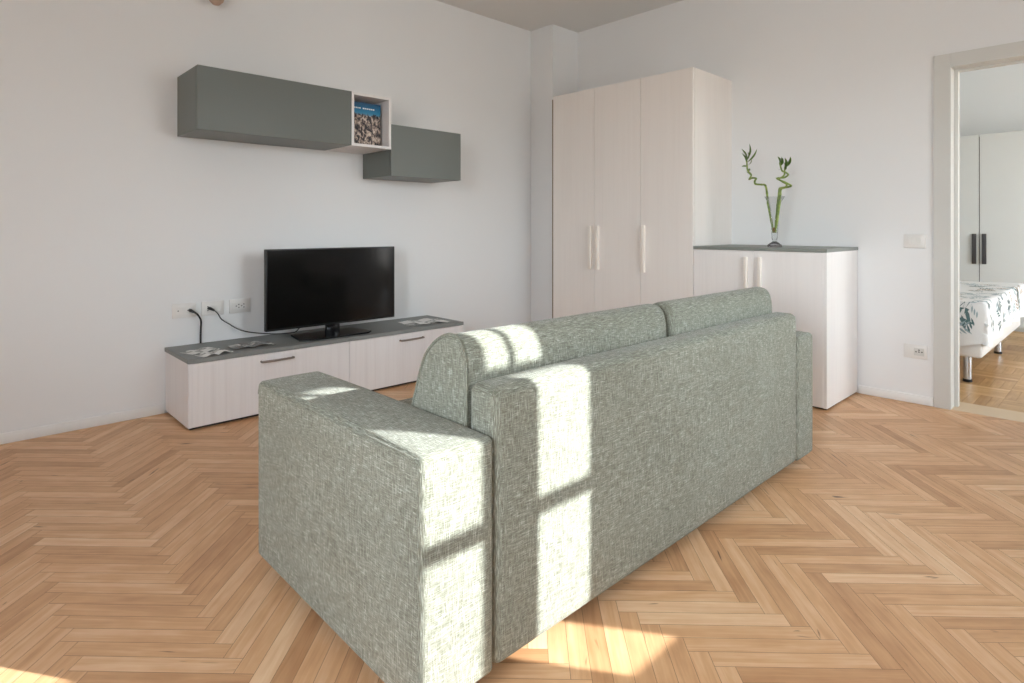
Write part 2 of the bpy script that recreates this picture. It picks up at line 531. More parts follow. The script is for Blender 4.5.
# baseboards
bm = bmesh.new(); add_box(bm, UL, 0.980, V0 - 0.012, V0, 0, 0.056, 0.003, 2); add_box(bm, 2.94, 4.175, V0 - 0.012, V0, 0, 0.056, 0.003, 2)
struct('baseboard_left', bm, M_TRIM)
bm = bmesh.new(); add_box(bm, U0 - 0.012, U0, 0.884, 1.31, 0, 0.056, 0.003, 2); add_box(bm, U0 - 0.012, U0, VB, DV0 - .09, 0, 0.056, 0.003, 2)
struct('baseboard_right', bm, M_TRIM)

# door casing and lining
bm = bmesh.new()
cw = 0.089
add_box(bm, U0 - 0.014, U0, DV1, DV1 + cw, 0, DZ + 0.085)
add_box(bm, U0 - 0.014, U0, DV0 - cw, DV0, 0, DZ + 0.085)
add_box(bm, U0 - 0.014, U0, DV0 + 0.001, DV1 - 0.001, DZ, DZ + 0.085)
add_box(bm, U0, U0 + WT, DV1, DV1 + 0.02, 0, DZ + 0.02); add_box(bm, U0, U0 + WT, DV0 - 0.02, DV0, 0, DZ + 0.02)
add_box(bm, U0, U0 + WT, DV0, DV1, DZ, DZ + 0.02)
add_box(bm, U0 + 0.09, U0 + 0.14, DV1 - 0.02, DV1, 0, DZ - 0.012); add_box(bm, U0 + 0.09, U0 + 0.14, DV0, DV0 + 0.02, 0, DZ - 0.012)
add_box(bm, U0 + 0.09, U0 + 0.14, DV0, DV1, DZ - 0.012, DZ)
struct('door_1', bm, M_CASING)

# bedroom shell
bm = bmesh.new(); add_box(bm, U0 + WT, BU1 + WT, BV0 - WT, BV1 + WT, ZC, ZC + 0.15); struct('ceiling_bedroom', bm, M_CEIL)
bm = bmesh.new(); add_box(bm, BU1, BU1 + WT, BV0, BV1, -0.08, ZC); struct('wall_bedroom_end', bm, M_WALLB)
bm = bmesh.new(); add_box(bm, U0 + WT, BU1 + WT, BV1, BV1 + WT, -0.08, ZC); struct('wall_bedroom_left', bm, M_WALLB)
bm = bmesh.new()
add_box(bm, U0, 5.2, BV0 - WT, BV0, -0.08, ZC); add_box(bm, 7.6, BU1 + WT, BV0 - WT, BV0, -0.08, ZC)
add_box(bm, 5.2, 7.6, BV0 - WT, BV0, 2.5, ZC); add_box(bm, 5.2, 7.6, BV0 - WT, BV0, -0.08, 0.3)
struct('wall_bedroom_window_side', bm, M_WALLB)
bm = bmesh.new()
for x in (5.2, 6.37, 7.54): add_box(bm, x, x + 0.06, BV0 - .08, BV0 - .03, 0.3, 2.5)
add_box(bm, 5.26, 7.54, BV0 - .08, BV0 - .03, 0.3, 0.36); add_box(bm, 5.26, 7.54, BV0 - .08, BV0 - .03, 2.44, 2.5)
struct('window_3', bm, M_TRIM)
bm = bmesh.new(); add_box(bm, 5.18, 10.8, BV0 - WT - 4.2, BV0 - WT, 2.75, 2.95); struct('slab_sun_blocker', bm, M_EXT)  # unseen overhang added to keep direct sun out of the bedroom window

# ------------------------------------------------------------------ sofa
SU0, SU1, SU2, SU3 = 0.752, 0.972, 2.851, 3.040
SV0, SV1 = 1.075, 2.005
ZB = 0.05
sofa = thing('sofa', 'green-grey tweed two-cushion sofa seen from behind on herringbone floor', 'sofa', (1.9, 1.53, 0))

def arm(u0, u1, outer):
    bm = bmesh.new(); soft_box(bm, u0, u1, SV0, SV1, ZB, 0.624, 0.016, 14, (0.003, 0.003, 0.012))
    a = obj('arm', bm, M_FAB, sofa, 60)
    ux = u0 + 0.004 if outer < 0 else u1 - 0.004
    pts = []
    r, i = 0.035, 0.004
    y0, y1, z0, z1 = SV0 + i, SV1 - i, ZB + i, 0.622 - i
    for (cy, cz, a0) in ((y1 - r, z1 - r, 0), (y0 + r, z1 - r, 90)):
        for s in range(6):
            t = math.radians(a0 + 90 * s / 5); pts.append((ux, cy + r * math.cos(t), cz + r * math.sin(t)))
    dense = []
    for k in range(len(pts) - 1):
        p, q = Vector(pts[k]), Vector(pts[k + 1])
        m_ = max(1, int((q - p).length / 0.06))
        dense += [p.lerp(q, j / m_) for j in range(m_)]
    bm = bmesh.new(); add_tube(bm, dense, 0.0034, 8)
    obj('piping', bm, M_FAB, a, 60)
arm(SU0, SU1 - 0.002, -1)
arm(SU2 + 0.002, SU3, 1)
bm = bmesh.new(); soft_box(bm, SU1 + .001, SU2 - .001, SV0 + 0.001, SV0 + 0.110, ZB, 0.736, 0.027, 16, (0.0, 0.004, 0.004))
obj('back_panel', bm, M_FAB, sofa, 60)
bm = bmesh.new(); add_box(bm, SU1 + .002, SU2 - .002, SV0 + 0.10, SV1 - 0.03, ZB + 0.005, 0.30, 0.01)
obj('seat_base', bm, M_FAB, sofa)
um = (SU1 + SU2) / 2 + 0.05
for (a, b) in ((SU1 + .003, um - .001), (um + .001, SU2 - .003)):
    bm = bmesh.new(); soft_box(bm, a, b, SV0 + 0.12, SV1 - 0.005, 0.301, 0.455, 0.03, 12, (0, 0.008, 0.018))
    obj('seat_cushion', bm, M_FAB, sofa, 60)

# back cushions: D-shaped section
PROF = [(1.191, 0.47), (1.190, 0.56), (1.188, 0.66), (1.188, 0.735), (1.194, 0.796), (1.212, 0.834), (1.245, 0.848), (1.285, 0.840),
        (1.326, 0.817), (1.363, 0.782), (1.388, 0.737), (1.410, 0.676), (1.432, 0.618), (1.455, 0.54), (1.470, 0.47)]
def cushion(u0, u1, r0, r1):
    def smooth_closed(P, k=4):
        out = []
        n = len(P)
        for i in range(n - 1):
            p0, p1, p2, p3 = P[max(i - 1, 0)], P[i], P[i + 1], P[min(i + 2, n - 1)]
            for j in range(k):
                t = j / k
                out.append(tuple(0.5 * (2 * p1[c] + (p2[c] - p0[c]) * t + (2 * p0[c] - 5 * p1[c] + 4 * p2[c] - p3[c]) * t * t + (-p0[c] + 3 * p1[c] - 3 * p2[c] + p3[c]) * t ** 3) for c in (0, 1)))
        out.append(P[-1]); return out
    P = smooth_closed(PROF)
    P += [(P[-1][0] + (P[0][0] - P[-1][0]) * j / 6, 0.47) for j in range(1, 6)]
    n = len(P)
    nr = []
    for i in range(n):
        d = Vector((P[(i + 1) % n][0] - P[i - 1][0], P[(i + 1) % n][1] - P[i - 1][1])).normalized()
        nr.append((d.y, -d.x))          # inward
    cy, cz = 1.30, 0.63
    bm = bmesh.new(); rings = []
    stations = []
    for k in range(5):
        t = PI / 2 * k / 4; stations.append((u0 + r0 * (1 - math.sin(t)) if False else u0 + r0 * (1 - math.cos(t)), r0 * (1 - math.sin(t))))
    for k in range(1, 12): stations.append((u0 + r0 + (u1 - r1 - u0 - r0) * k / 12, 0.0))
    for k in range(5):
        t = PI / 2 * k / 4; stations.append((u1 - r1 + r1 * math.sin(t), r1 * (1 - math.cos(t))))
    for (u, ins) in stations:
        tt = (u - u0) / (u1 - u0); sag = 0.0 * (1 - (2 * tt - 1) ** 2)
        ring = []
        for i in range(n):
            v = Vector((P[i][0] + nr[i][0] * ins, P[i][1] + nr[i][1] * ins))
            # orient inward towards the centre
            w = Vector((P[i][0] - nr[i][0] * ins, P[i][1] - nr[i][1] * ins))
            c = Vector((cy, cz))
            v = v if (v - c).length <= (w - c).length else w
            ring.append(bm.verts.new((u, v.x, v.y + (sag if v.y > 0.7 else 0))))
        rings.append(ring)
    for Ra, Rb in zip(rings[:-1], rings[1:]):
        for i in range(n): bm.faces.new((Ra[i], Ra[(i + 1) % n], Rb[(i + 1) % n], Rb[i]))
    for ring, du in ((rings[0], 0.0), (rings[-1], 0.0)):
        cc = bm.verts.new((ring[0].co.x + du, cy, cz))
        for i in range(n): bm.faces.new((ring[i], ring[(i + 1) % n], cc))
    cu = obj('back_cushion', bm, M_FAB, sofa, 40)
    for u, sgn in ((u0, 1), (u1, -1)):
        rr = r0 if sgn > 0 else r1
        if rr > 0.02: continue
        bm = bmesh.new()
        ins = 0.3 * rr
        add_tube(bm, [(u + sgn * ins, P[i][0], P[i][1]) for i in range(4 * (len(PROF) - 1) + 1)], 0.0045, 8)
        obj('piping', bm, M_FAB, cu, 60)
cushion(SU1 - .002, um + 0.002, 0.012, 0.06)
cushion(um + 0.006, SU2 + .012, 0.03, 0.03)
for x in (SU0 + 0.09, SU3 - 0.09):
    for y in (SV0 + 0.09, SV1 - 0.09):
        bm = bmesh.new(); add_lathe(bm, [(0, 0), (0.02, 0), (0.022, 0.004), (0.026, ZB + 0.004), (0, ZB + 0.004)], x, y, 16)
        obj('leg', bm, M_RUBBER, sofa)

# ------------------------------------------------------------------ television furniture
CV = 3.62
def low_unit(u0, u1, label, hu):
    t = thing('low_cabinet', label, 'cabinet', ((u0 + u1) / 2, 3.84, 0), 'low white cabinets under the television')
    bm = bmesh.new()
    add_box(bm, u0, u0 + 0.018, CV + .001, V0 - .014, 0.018, 0.374); add_box(bm, u1 - 0.018, u1, CV + .022, V0 - .014, 0.018, 0.374)
    add_box(bm, u0 + .018, u1 - .018, CV + .022, V0 - .014, 0.018, 0.036); add_box(bm, u0 + .018, u1 - .018, CV + .022, V0 - .014, 0.356, 0.374)
    add_box(bm, u0 + .018, u1 - .018, V0 - .026, V0 - .014, 0.036, 0.356)
    obj('body', bm, M_LARCH_TV, t)
    box('plinth', M_DARK, t, u0 + 0.015, u1 - 0.015, CV + 0.03, V0 - 0.03, 0.0, 0.018)
    d = box('flap_door', M_LARCH_TV, t, u0 + (.0185 if u0 < 1.5 else .0015), u1 - .0015, CV, CV + 0.020, 0.019, 0.372, 0.001, 1)
    bm = bmesh.new()
    pts = [(hu - 0.096 + 0.192 * k / 12, CV - 0.018 - 0.006 * math.sin(PI * k / 12), 0.329) for k in range(13)]
    pts = [(hu - 0.096, CV + .001, 0.329)] + pts + [(hu + 0.096, CV + .001, 0.329)]
    add_tube(bm, pts, 0.0068, 8)
    obj('handle', bm, M_BRONZE, d)
low_unit(0.984, 1.9625, 'white low cabinet with bronze bar handle, left one beside the bare baseboard', 1.478)
low_unit(1.9635, 2.934, 'white low cabinet with bronze bar handle, right one towards the wardrobe', 2.454)
bm = bmesh.new(); add_box(bm, 0.981, 2.938, CV - 0.003, V0 - .001, 0.375, 0.400, 0.002, 1)
tag(obj('cabinet_top', bm, M_SLAB, origin=(1.96, 3.84, 0.375)), 'long dark grey slab top lying across both low white cabinets', 'worktop')

# television
tv = thing('television', 'black flat-screen television standing on the grey slab top', 'television', (1.95, 3.82, 0.400))
TU0, TU1, TZ0, TZ1, TVV = 1.487, 2.440, 0.467, 0.993, 3.82
bm = bmesh.new(); add_box(bm, TU0, TU1, TVV, TVV + 0.035, TZ0, TZ1, 0.004, 2); add_box(bm, TU0 + .15, TU1 - .15, TVV + .035, TVV + .065, TZ0 + .02, TZ0 + .35, 0.012, 2)
obj('housing', bm, M_BLACK, tv)
bm = bmesh.new(); add_box(bm, TU0 + .008, TU1 - .008, TVV - .0012, TVV + .002, TZ0 + .014, TZ1 - .008); obj('screen', bm, M_SCREEN, tv)
bm = bmesh.new()
add_prism(bm, [(1.655, 3.71), (1.725, 3.662), (2.135, 3.668), (2.185, 3.715), (2.145, 3.93), (1.695, 3.93)], 2, 0.4002, 0.411)
bmesh.ops.bevel(bm, geom=[e for e in bm.edges], offset=0.003, segments=2, affect='EDGES')
obj('stand_base', bm, M_BLACKG, tv)
bm = bmesh.new(); add_box(bm, 1.90, 2.00, TVV + .005, TVV + .03, 0.409, 0.50, 0.004, 2); obj('stand_neck', bm, M_BLACKG, tv)

# wall cabinets
def wall_cab(u0, u1, z0, z1, label):
    t = thing('wall_cabinet', label, 'cabinet', ((u0 + u1) / 2, V0, z0), 'grey-green wall cabinets')
    box('body', M_SAGE, t, u0, u1, 3.7245, V0 - .0005, z0, z1, 0.001, 1)
    box('shadow_gap', M_DARK, t, u0 + .008, u1 - .008, 3.7195, 3.7245, z0 + .008, z1 - .008)
    box('door', M_SAGE, t, u0, u1, 3.70, 3.7195, z0, z1, 0.001, 1)
wall_cab(1.052, 2.021, 1.696, 2.064, 'long grey-green wall cabinet left of the open white cube niche')
wall_cab(2.334, 2.974, 1.507, 1.877, 'short grey-green wall cabinet hung lower, right of the white cube niche')
bm = bmesh.new()
n0, n1, nz0, nz1, nt_ = 2.0225, 2.3335, 1.695, 2.064, 0.018
add_box(bm, n0, n0 + nt_, 3.70, V0 - .0005, nz0, nz1); add_box(bm, n1 - nt_, n1, 3.70, V0 - .0005, nz0, nz1)
add_box(bm, n0 + nt_, n1 - nt_, 3.70, V0 - .0005, nz0, nz0 + nt_); add_box(bm, n0 + nt_, n1 - nt_, 3.70, V0 - .0005, nz1 - nt_, nz1)
add_box(bm, n0 + nt_, n1 - nt_, V0 - .02, V0 - .0005, nz0 + nt_, nz1 - nt_)
tag(obj('wall_shelf', bm, M_LARCH_TV, origin=(2.178, V0, nz0)), 'open white wooden cube niche between the two grey-green wall cabinets', 'shelf')

# book in the niche, leaning against the back
bk = thing('book', 'blue and brown landscape book standing upright in the white cube niche', 'book', (2.18, 3.80, nz0 + nt_))
bu0, bu1, bz0, bz1, bv = 2.050, 2.292, nz0 + nt_ + .0005, nz0 + nt_ + 0.305, 3.775
bm = bmesh.new(); add_box(bm, bu0 + .002, bu1 - .002, bv + .002, bv + .016, bz0 + .003, bz1 - .003); obj('pages', bm, M_PAPER, bk)
bm = bmesh.new()
add_box(bm, bu0, bu1, bv, bv + .002, bz0, bz1); add_box(bm, bu0, bu1, bv + .016, bv + .018, bz0, bz1); add_box(bm, bu0, bu0 + .002, bv + .002, bv + .016, bz0, bz1)
uvl = bm.loops.layers.uv.new('cover')
for f in bm.faces:
    for lp in f.loops: lp[uvl].uv = ((lp.vert.co.x - bu0) / (bu1 - bu0), (lp.vert.co.z - bz0) / (bz1 - bz0))
cov = obj('cover', bm, M_COVER, bk)
bm = bmesh.new()
x = bu0 + 0.016
for w in (0.012, 0.006, 0.010, 0.008, 0.012, 0.0, 0.014, 0.010, 0.012, 0.012, 0.010, 0.012):
    if w: add_box(bm, x, x + w, bv - .0006, bv, bz0 + 0.258, bz0 + 0.267)
    x += w + 0.0045 if w else 0.012
obj('title_lettering', bm, M_PAPER, cov)

# brochures on the slab
def booklet(name, label, cu, cv, rot, w, h, m, lift, group):
    """an open booklet: two curved leaves around a spine"""
    bm = bmesh.new(); ca, sa = math.cos(rot), math.sin(rot)
    nx, ny = 12, 2
    for layer, (dz) in enumerate((0.0, 0.0025)):
        pass
    top, bot = [], []
    for i in range(nx + 1):
        s = -1 + 2 * i / nx
        z = 0.4025 + lift * (math.sin(min(1, abs(s) * 1.3) * PI) ** 1.0) * (1.0 if s > 0 else 0.7) + 0.002 * abs(s)
        ra, rb = [], []
        for j in range(ny + 1):
            q = -1 + 2 * j / ny
            lx, ly = s * w / 2, q * h / 2
            X, Y = cu + lx * ca - ly * sa, cv + lx * sa + ly * ca
            ra.append(bm.verts.new((X, Y, z))); rb.append(bm.verts.new((X, Y, max(0.4006, z - 0.0022))))
        top.append(ra); bot.append(rb)
    for i in range(nx):
        for j in range(ny):
            f = bm.faces.new((top[i][j], top[i + 1][j], top[i + 1][j + 1], top[i][j + 1]))
            f.material_index = 1 if (i // 3 + j) % 2 else 0
            bm.faces.new((bot[i][j + 1], bot[i + 1][j + 1], bot[i + 1][j], bot[i][j]))
    for i in range(nx):
        bm.faces.new((top[i + 1][0], top[i][0], bot[i][0], bot[i + 1][0])); bm.faces.new((top[i][ny], top[i + 1][ny], bot[i + 1][ny], bot[i][ny]))
    for j in range(ny):
        bm.faces.new((top[0][j], top[0][j + 1], bot[0][j + 1], bot[0][j])); bm.faces.new((top[nx][j + 1], top[nx][j], bot[nx][j], bot[nx][j + 1]))
    return tag(obj(name, bm, m, None, 40, (cu, cv, 0.4006)), label, 'booklet', group)
g = 'booklets left open on the grey slab'
booklet('brochure', 'white open leaflet nearest the left end of the grey slab', 1.105, 3.825, 0.35, 0.18, 0.11, [M_PAPER, M_PRINT_A], 0.006, g)
booklet('brochure', 'white curling leaflet beside the front edge of the grey slab', 1.140, 3.690, 0.25, 0.18, 0.09, [M_PAPER, M_PRINT_A], 0.014, g)
booklet('magazine', 'dark-printed open magazine between the leaflets and the television', 1.385, 3.785, -0.05, 0.24, 0.15, [M_PRINT_B, M_PRINT_A], 0.012, g)
booklet('magazine', 'grey and white open magazine on the right end of the grey slab', 2.690, 3.80, -0.15, 0.34, 0.22, [M_PRINT_A, M_PAPER], 0.010, g)

# sockets and switches
def plate_left(name, label, u0, z0, kind, group):
    t = thing(name, label, 'socket', (u0 + .067, V0, z0), group)
    box('plate', M_PLATE, t, u0, u0 + 0.134, V0 - .009, V0 - .0005, z0, z0 + 0.09, 0.003, 2)
    bm = bmesh.new()
    uc, zc = u0 + 0.067, z0 + 0.045
    holes = {'double': [(-.035, 0), (.02, 0), (.035, 0)], 'plugged': [(-.03, .012), (-.03, -.012), (-.03, 0)],
             'schuko': [(-.024, 0), (-.008, .010), (-.008, -.010), (.010, 0), (.024, .010), (.024, -.010)]}[kind]
    bm.free()
    ins = box('socket_insert', M_PLATE, t, uc - .048, uc + .048, V0 - .0105, V0 - .0085, zc - .024, zc + .024, 0.001, 1)
    for (a, b) in holes: box('contact_hole', M_HOLE, ins, uc + a - .0035, uc + a + .0035, V0 - .0111, V0 - .0103, zc + b - .003, zc + b + .003)
g = 'wall sockets beside the television'
plate_left('wall_socket', 'white wall socket furthest left, black plug in its right half', 1.022, 0.571, 'double', g)
plate_left('wall_socket', 'white wall socket in the middle, with plug and thin cord to the television', 1.188, 0.571, 'plugged', g)
plate_left('wall_socket', 'white wall socket with nothing plugged in, nearest the television', 1.356, 0.571, 'schuko', g)

def spline(P, k=6):
    P = [Vector(p) for p in P]; out = []; n = len(P)
    for i in range(n - 1):
        p0, p1, p2, p3 = P[max(i - 1, 0)], P[i], P[i + 1], P[min(i + 2, n - 1)]
        for j in range(k):
            t = j / k
            out.append(0.5 * (2 * p1 + (p2 - p0) * t + (2 * p0 - 5 * p1 + 4 * p2 - p3) * t * t + (-p0 + 3 * p1 - 3 * p2 + p3) * t ** 3))
    out.append(P[-1]); return out
def cord(name, label, P, r, plug):
    t = thing(name, label, 'cable', P[0])
    bm = bmesh.new(); add_tube(bm, spline(P), r, 8); obj('cord', bm, M_CORD, t, 60)
    bm = bmesh.new(); add_tube(bm, plug, [0.010, 0.011, 0.009, 0.006], 10); obj('plug', bm, M_BLACK, t, 60)
cord('power_cord', 'thick black power cord from left socket dropping behind the low cabinets',
     [(1.126, 4.060, 0.6100), (1.153, 4.055, 0.5900), (1.175, 4.060, 0.5500), (1.181, 4.080, 0.5000), (1.181, 4.085, 0.4500), (1.181, 4.085, 0.4015)], 0.0055,
     [(1.120, 4.090, 0.6160), (1.121, 4.080, 0.6150), (1.126, 4.065, 0.6110), (1.140, 4.058, 0.6020)])
cord('power_cord', 'thin black cord looping from middle socket to the television',
     [(1.245, 4.060, 0.6120), (1.271, 4.050, 0.5850), (1.295, 4.050, 0.5450), (1.340, 4.050, 0.5100), (1.405, 4.060, 0.4650), (1.471, 4.060, 0.4400), (1.530, 4.000, 0.4320), (1.600, 3.930, 0.4292), (1.700, 3.900, 0.4292), (1.740, 3.905, 0.4500), (1.760, 3.8905, 0.4900)], 0.0035,
     [(1.231, 4.090, 0.6180), (1.233, 4.080, 0.6170), (1.239, 4.065, 0.6140), (1.254, 4.057, 0.6040)])

def plate_right(name, label, cat, v0, v1, z0, kind):
    t = thing(name, label, cat, (U0, (v0 + v1) / 2, z0))
    box('plate', M_PLATE, t, U0 - .009, U0 - .0005, v0, v1, z0, z0 + 0.088, 0.003, 2)
    vc, zc = (v0 + v1) / 2, z0 + .044
    if kind == 'switch':
        for k in (-1, 0, 1):
            box('rocker', M_PLATE, t, U0 - .0125, U0 - .0085, vc + k * .024 - .0112, vc + k * .024 + .0112, zc - .022, zc + .022, 0.001, 1)
    else:
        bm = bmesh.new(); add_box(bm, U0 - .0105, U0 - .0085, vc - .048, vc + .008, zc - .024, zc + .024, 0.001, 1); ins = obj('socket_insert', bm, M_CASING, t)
        for (a, b) in ((-.036, 0), (-.02, 0), (-.004, 0), (-.02, .012)): box('contact_hole', M_HOLE, ins, U0 - .0112, U0 - .0103, vc + a - .004, vc + a + .004, zc + b - .0035, zc + b + .0035)
plate_right('light_switch', 'white three-rocker light switch on the wall beside the doorway', 'switch', 0.924, 1.044, 1.001, 'switch')
plate_right('wall_socket', 'white wall socket low beside the doorway, under the light switch', 'socket', 0.916, 1.044, 0.290, 'socket')

# fixture at the very top of the television wall
lamp = thing('wall_lamp', 'small terracotta wall fixture cut off by the top edge of the photo', 'lamp', (1.24, V0, 2.58))
bm = bmesh.new(); add_lathe(bm, [(0, 2.526), (0.02, 2.530), (0.042, 2.552), (0.06, 2.61), (0.07, 2.69), (0.064, 2.69), (0.04, 2.57), (0, 2.55)], 1.24, 3.98, 24); obj('lamp_shade', bm, M_TERRA, lamp)
bm = bmesh.new(); add_box(bm, 1.226, 1.254, 3.985, V0 - .0005, 2.575, 2.60, .004, 2); obj('wall_bracket', bm, M_TRIM, lamp)

# ------------------------------------------------------------------ wardrobe and sideboard
FU = 3.94
wd = thing('wardrobe', 'tall white three-door wardrobe standing against the right wall in the corner', 'wardrobe', (4.2, 2.9, 0))
wv0, wv1, wz = 2.220, 3.592, 2.300
bm = bmesh.new()
add_box(bm, FU + .022, U0 - .001, wv0, wv0 + .02, 0, wz); add_box(bm, FU + .022, U0 - .001, wv1 - .02, wv1, 0, wz)
add_box(bm, FU + .022, U0 - .001, wv0 + .02, wv1 - .02, wz - .02, wz); add_box(bm, FU + .022, U0 - .001, wv0 + .02, wv1 - .02, 0.03, 0.05)
add_box(bm, FU + .05, FU + .07, wv0 + .02, wv1 - .02, 0.0, 0.03); add_box(bm, U0 - .012, U0 - .001, wv0 + .02, wv1 - .02, 0.05, wz - .02)
obj('body', bm, M_LARCH, wd)
box('gap_shade_strip', M_GAPSHADE, wd, FU + .012, FU + .04, wv1 + .0005, wv1 + .022, 0.035, wz - .02)  # dark strip standing in for the shaded gap at the wardrobe's left side
edges = [wv0, 2.670, 3.128, wv1]
hnd = {0: [2.640], 1: [3.088], 2: [3.165]}
hz = {0: (0.785, 1.15), 1: (0.785, 1.148), 2: (0.785, 1.148)}
for k in range(3):
    d = box('door', M_LARCH, wd, FU, FU + .020, edges[k] + .0015, edges[k + 1] - .0015, 0.035, wz, 0.0015, 1)
    for hv in hnd[k]:
        box('handle', M_HANDLE_W, d, FU - .024, FU, hv - .015, hv + .015, hz[k][0], hz[k][1], 0.003, 2)

sb = thing('sideboard', 'white two-door sideboard with grey top between wardrobe and doorway', 'sideboard', (4.2, 1.77, 0))
sv0, sv1, sz = 1.315, 2.2185, 0.978
bm = bmesh.new()
add_box(bm, FU + .001, U0 - .013, sv0, sv0 + .02, 0.012, sz); add_box(bm, FU + .022, U0 - .001, sv1 - .02, sv1, 0.012, sz)
add_box(bm, FU + .022, U0 - .013, sv0 + .02, sv1 - .02, 0.012, 0.032); add_box(bm, FU + .022, U0 - .013, sv0 + .02, sv1 - .02, sz - .02, sz); add_box(bm, U0 - .02, U0 - .013, sv0 + .02, sv1 - .02, .032, sz - .02)
obj('body', bm, M_LARCH_SIDE, sb)
box('plinth', M_DARK, sb, FU + .03, U0 - .03, sv0 + .012, sv1 - .01, 0, 0.012)
box('top', M_SLAB2, sb, FU - .002, U0 - .0005, sv0 - .002, sv1, sz, 1.000, 0.0015, 1)
sm = 1.772
for (a, b, hv) in ((sv0 + .0205, sm - .001, 1.727), (sm + .001, sv1 - .0015, 1.822)):
    d = box('door', M_LARCH_SIDE, sb, FU, FU + .020, a, b, 0.014, sz - .002, 0.0015, 1)
    box('handle', M_HANDLE_W, d, FU - .024, FU, hv - .011, hv + .011, 0.62, 0.935, 0.003, 2)

# ------------------------------------------------------------------ vase with lucky bamboo
VU, VV, VZ = 4.13, 1.712, 1.0005
vase = thing('vase', 'clear glass trumpet vase on the grey sideboard top', 'vase', (VU, VV, VZ))
bm = bmesh.new()
outer = [(0.0, 0.0385), (0.013, 0.039), (0.0175, 0.045), (0.0205, 0.06), (0.023, 0.12), (0.0255, 0.20), (0.031, 0.26), (0.042, 0.305), (0.062, 0.338), (0.068, 0.345)]
inner = [(0.065, 0.346), (0.059, 0.338), (0.0395, 0.305), (0.0285, 0.26), (0.0235, 0.20), (0.021, 0.12), (0.0185, 0.062), (0.0155, 0.049), (0.0, 0.044)]
add_lathe(bm, [(r, VZ + z) for r, z in outer + inner], VU, VV, 32); obj('bowl', bm, M_VASE, vase, 60)
bm = bmesh.new(); add_lathe(bm, [(0.0, VZ), (0.044, VZ), (0.049, VZ + 0.006), (0.046, VZ + 0.014), (0.028, VZ + 0.028), (0.013, VZ + 0.038), (0.0, VZ + 0.038)], VU, VV, 32); obj('foot', bm, M_VASEFOOT, vase, 60)

def px(x, y, U):
    l, z = (x - CX) / FPX, (YH - y) / FPX
    uu, vv = (_t / _n, 1 / _n), (-1 / _n, _t / _n)
    u = l * uu[0] + uu[1]; v = l * vv[0] + vv[1]
    s = U / u
    return Vector((U, v * s, z * s + H))
def q(x, y, du=0.0):
    p = px(730 + x / 6.21, 140 + y / 6.21, VU)
    p.x += du
    return p
def leaf(bm, base, tip, w, sag=0.15):
    base, tip = Vector(base), Vector(tip)
    d = tip - base; Ld = d.length
    side = d.cross(Vector((0.7, -0.5, 0.5))).normalized(); nrm = side.cross(d).normalized()
    rows = []
    for i in range(7):
        t = i / 6; ww = 1.35 * w * math.sin(PI * min(1, t * 0.92 + 0.06)) ** 0.8
        c = base + d * t + nrm * (sag * Ld * math.sin(PI * t))
        rows.append((bm.verts.new(c + side * ww), bm.verts.new(c - nrm * ww * 0.25), bm.verts.new(c - side * ww)))
    for a, b in zip(rows[:-1], rows[1:]):
        bm.faces.new((a[0], a[1], b[1], b[0])); bm.faces.new((a[1], a[2], b[2], b[1]))
    bmesh.ops.solidify(bm, geom=bm.faces[:], thickness=0.0008)
def stalk(label, P, r, leaves):
    P = [q(*p) for p in P]
    t = thing('bamboo_stalk', label, 'plant', P[0], 'lucky bamboo stalks in the vase')
    S_ = spline(P, 5); n = len(S_)
    rad = [r * (1 - 0.35 * i / n) * (1.18 if i % 5 == 0 else 1.0) for i in range(n)]
    bm = bmesh.new(); add_tube(bm, S_, rad, 10); obj('stem', bm, M_STALK, t, 60)
    bm = bmesh.new(); add_lathe(bm, [(0, P[0].z - .004), (0.0075, P[0].z - .002), (0.0085, P[0].z + 0.012), (r * 1.02, P[0].z + .032), (0, P[0].z + .034)], P[0].x, P[0].y, 12); obj('root_end', bm, M_ROOT, t, 60)
    for (bx, by, bd, tx, ty, td, w) in leaves:
        bm = bmesh.new(); leaf(bm, q(bx, by, bd), q(tx, ty, td), w); obj('leaf', bm, M_LEAF, t, 60)
stalk('left-hand lucky bamboo stalk, leaning out left with zigzag top and tall leaves',
      [(270, 574, 0), (256, 500, 0), (236, 395, 0), (226, 330, .01), (214, 282, .015), (185, 276, .03), (154, 272, .01), (160, 255, -.015), (170, 240, -.02), (142, 236, -.005), (114, 243, .015), (120, 225, .025), (126, 212, .01), (112, 190, -.005), (106, 165, 0), (104, 130, 0)], 0.0076,
      [(104, 140, 0, 68, 55, .01, .010), (106, 120, 0, 125, 25, -.01, .008), (110, 135, 0, 160, 55, .02, .006), (104, 150, 0, 85, 85, -.03, .010), (106, 165, 0, 64, 163, .02, .005), (108, 160, 0, 122, 118, .03, .009), (112, 190, 0, 132, 180, -.02, .006), (120, 222, .02, 92, 196, .02, .005), (104, 132, 0, 100, 72, .03, .010)])
stalk('middle lucky bamboo stalk, twisting sharply to the right above the rim',
      [(277, 574, .010), (282, 500, .012), (292, 400, .01), (300, 330, .01), (306, 300, .01), (340, 292, .03), (374, 283, .015), (345, 262, -.02), (292, 239, 0), (330, 232, .02), (358, 214, .01), (345, 200, -.01), (324, 192, 0), (314, 165, 0), (308, 140, 0)], 0.0074,
      [(309, 150, 0, 292, 102, .01, .011), (312, 160, 0, 334, 114, -.02, .009), (316, 178, 0, 298, 148, .02, .009), (309, 146, 0, 312, 104, .02, .011), (326, 192, 0, 312, 185, -.03, .006)])
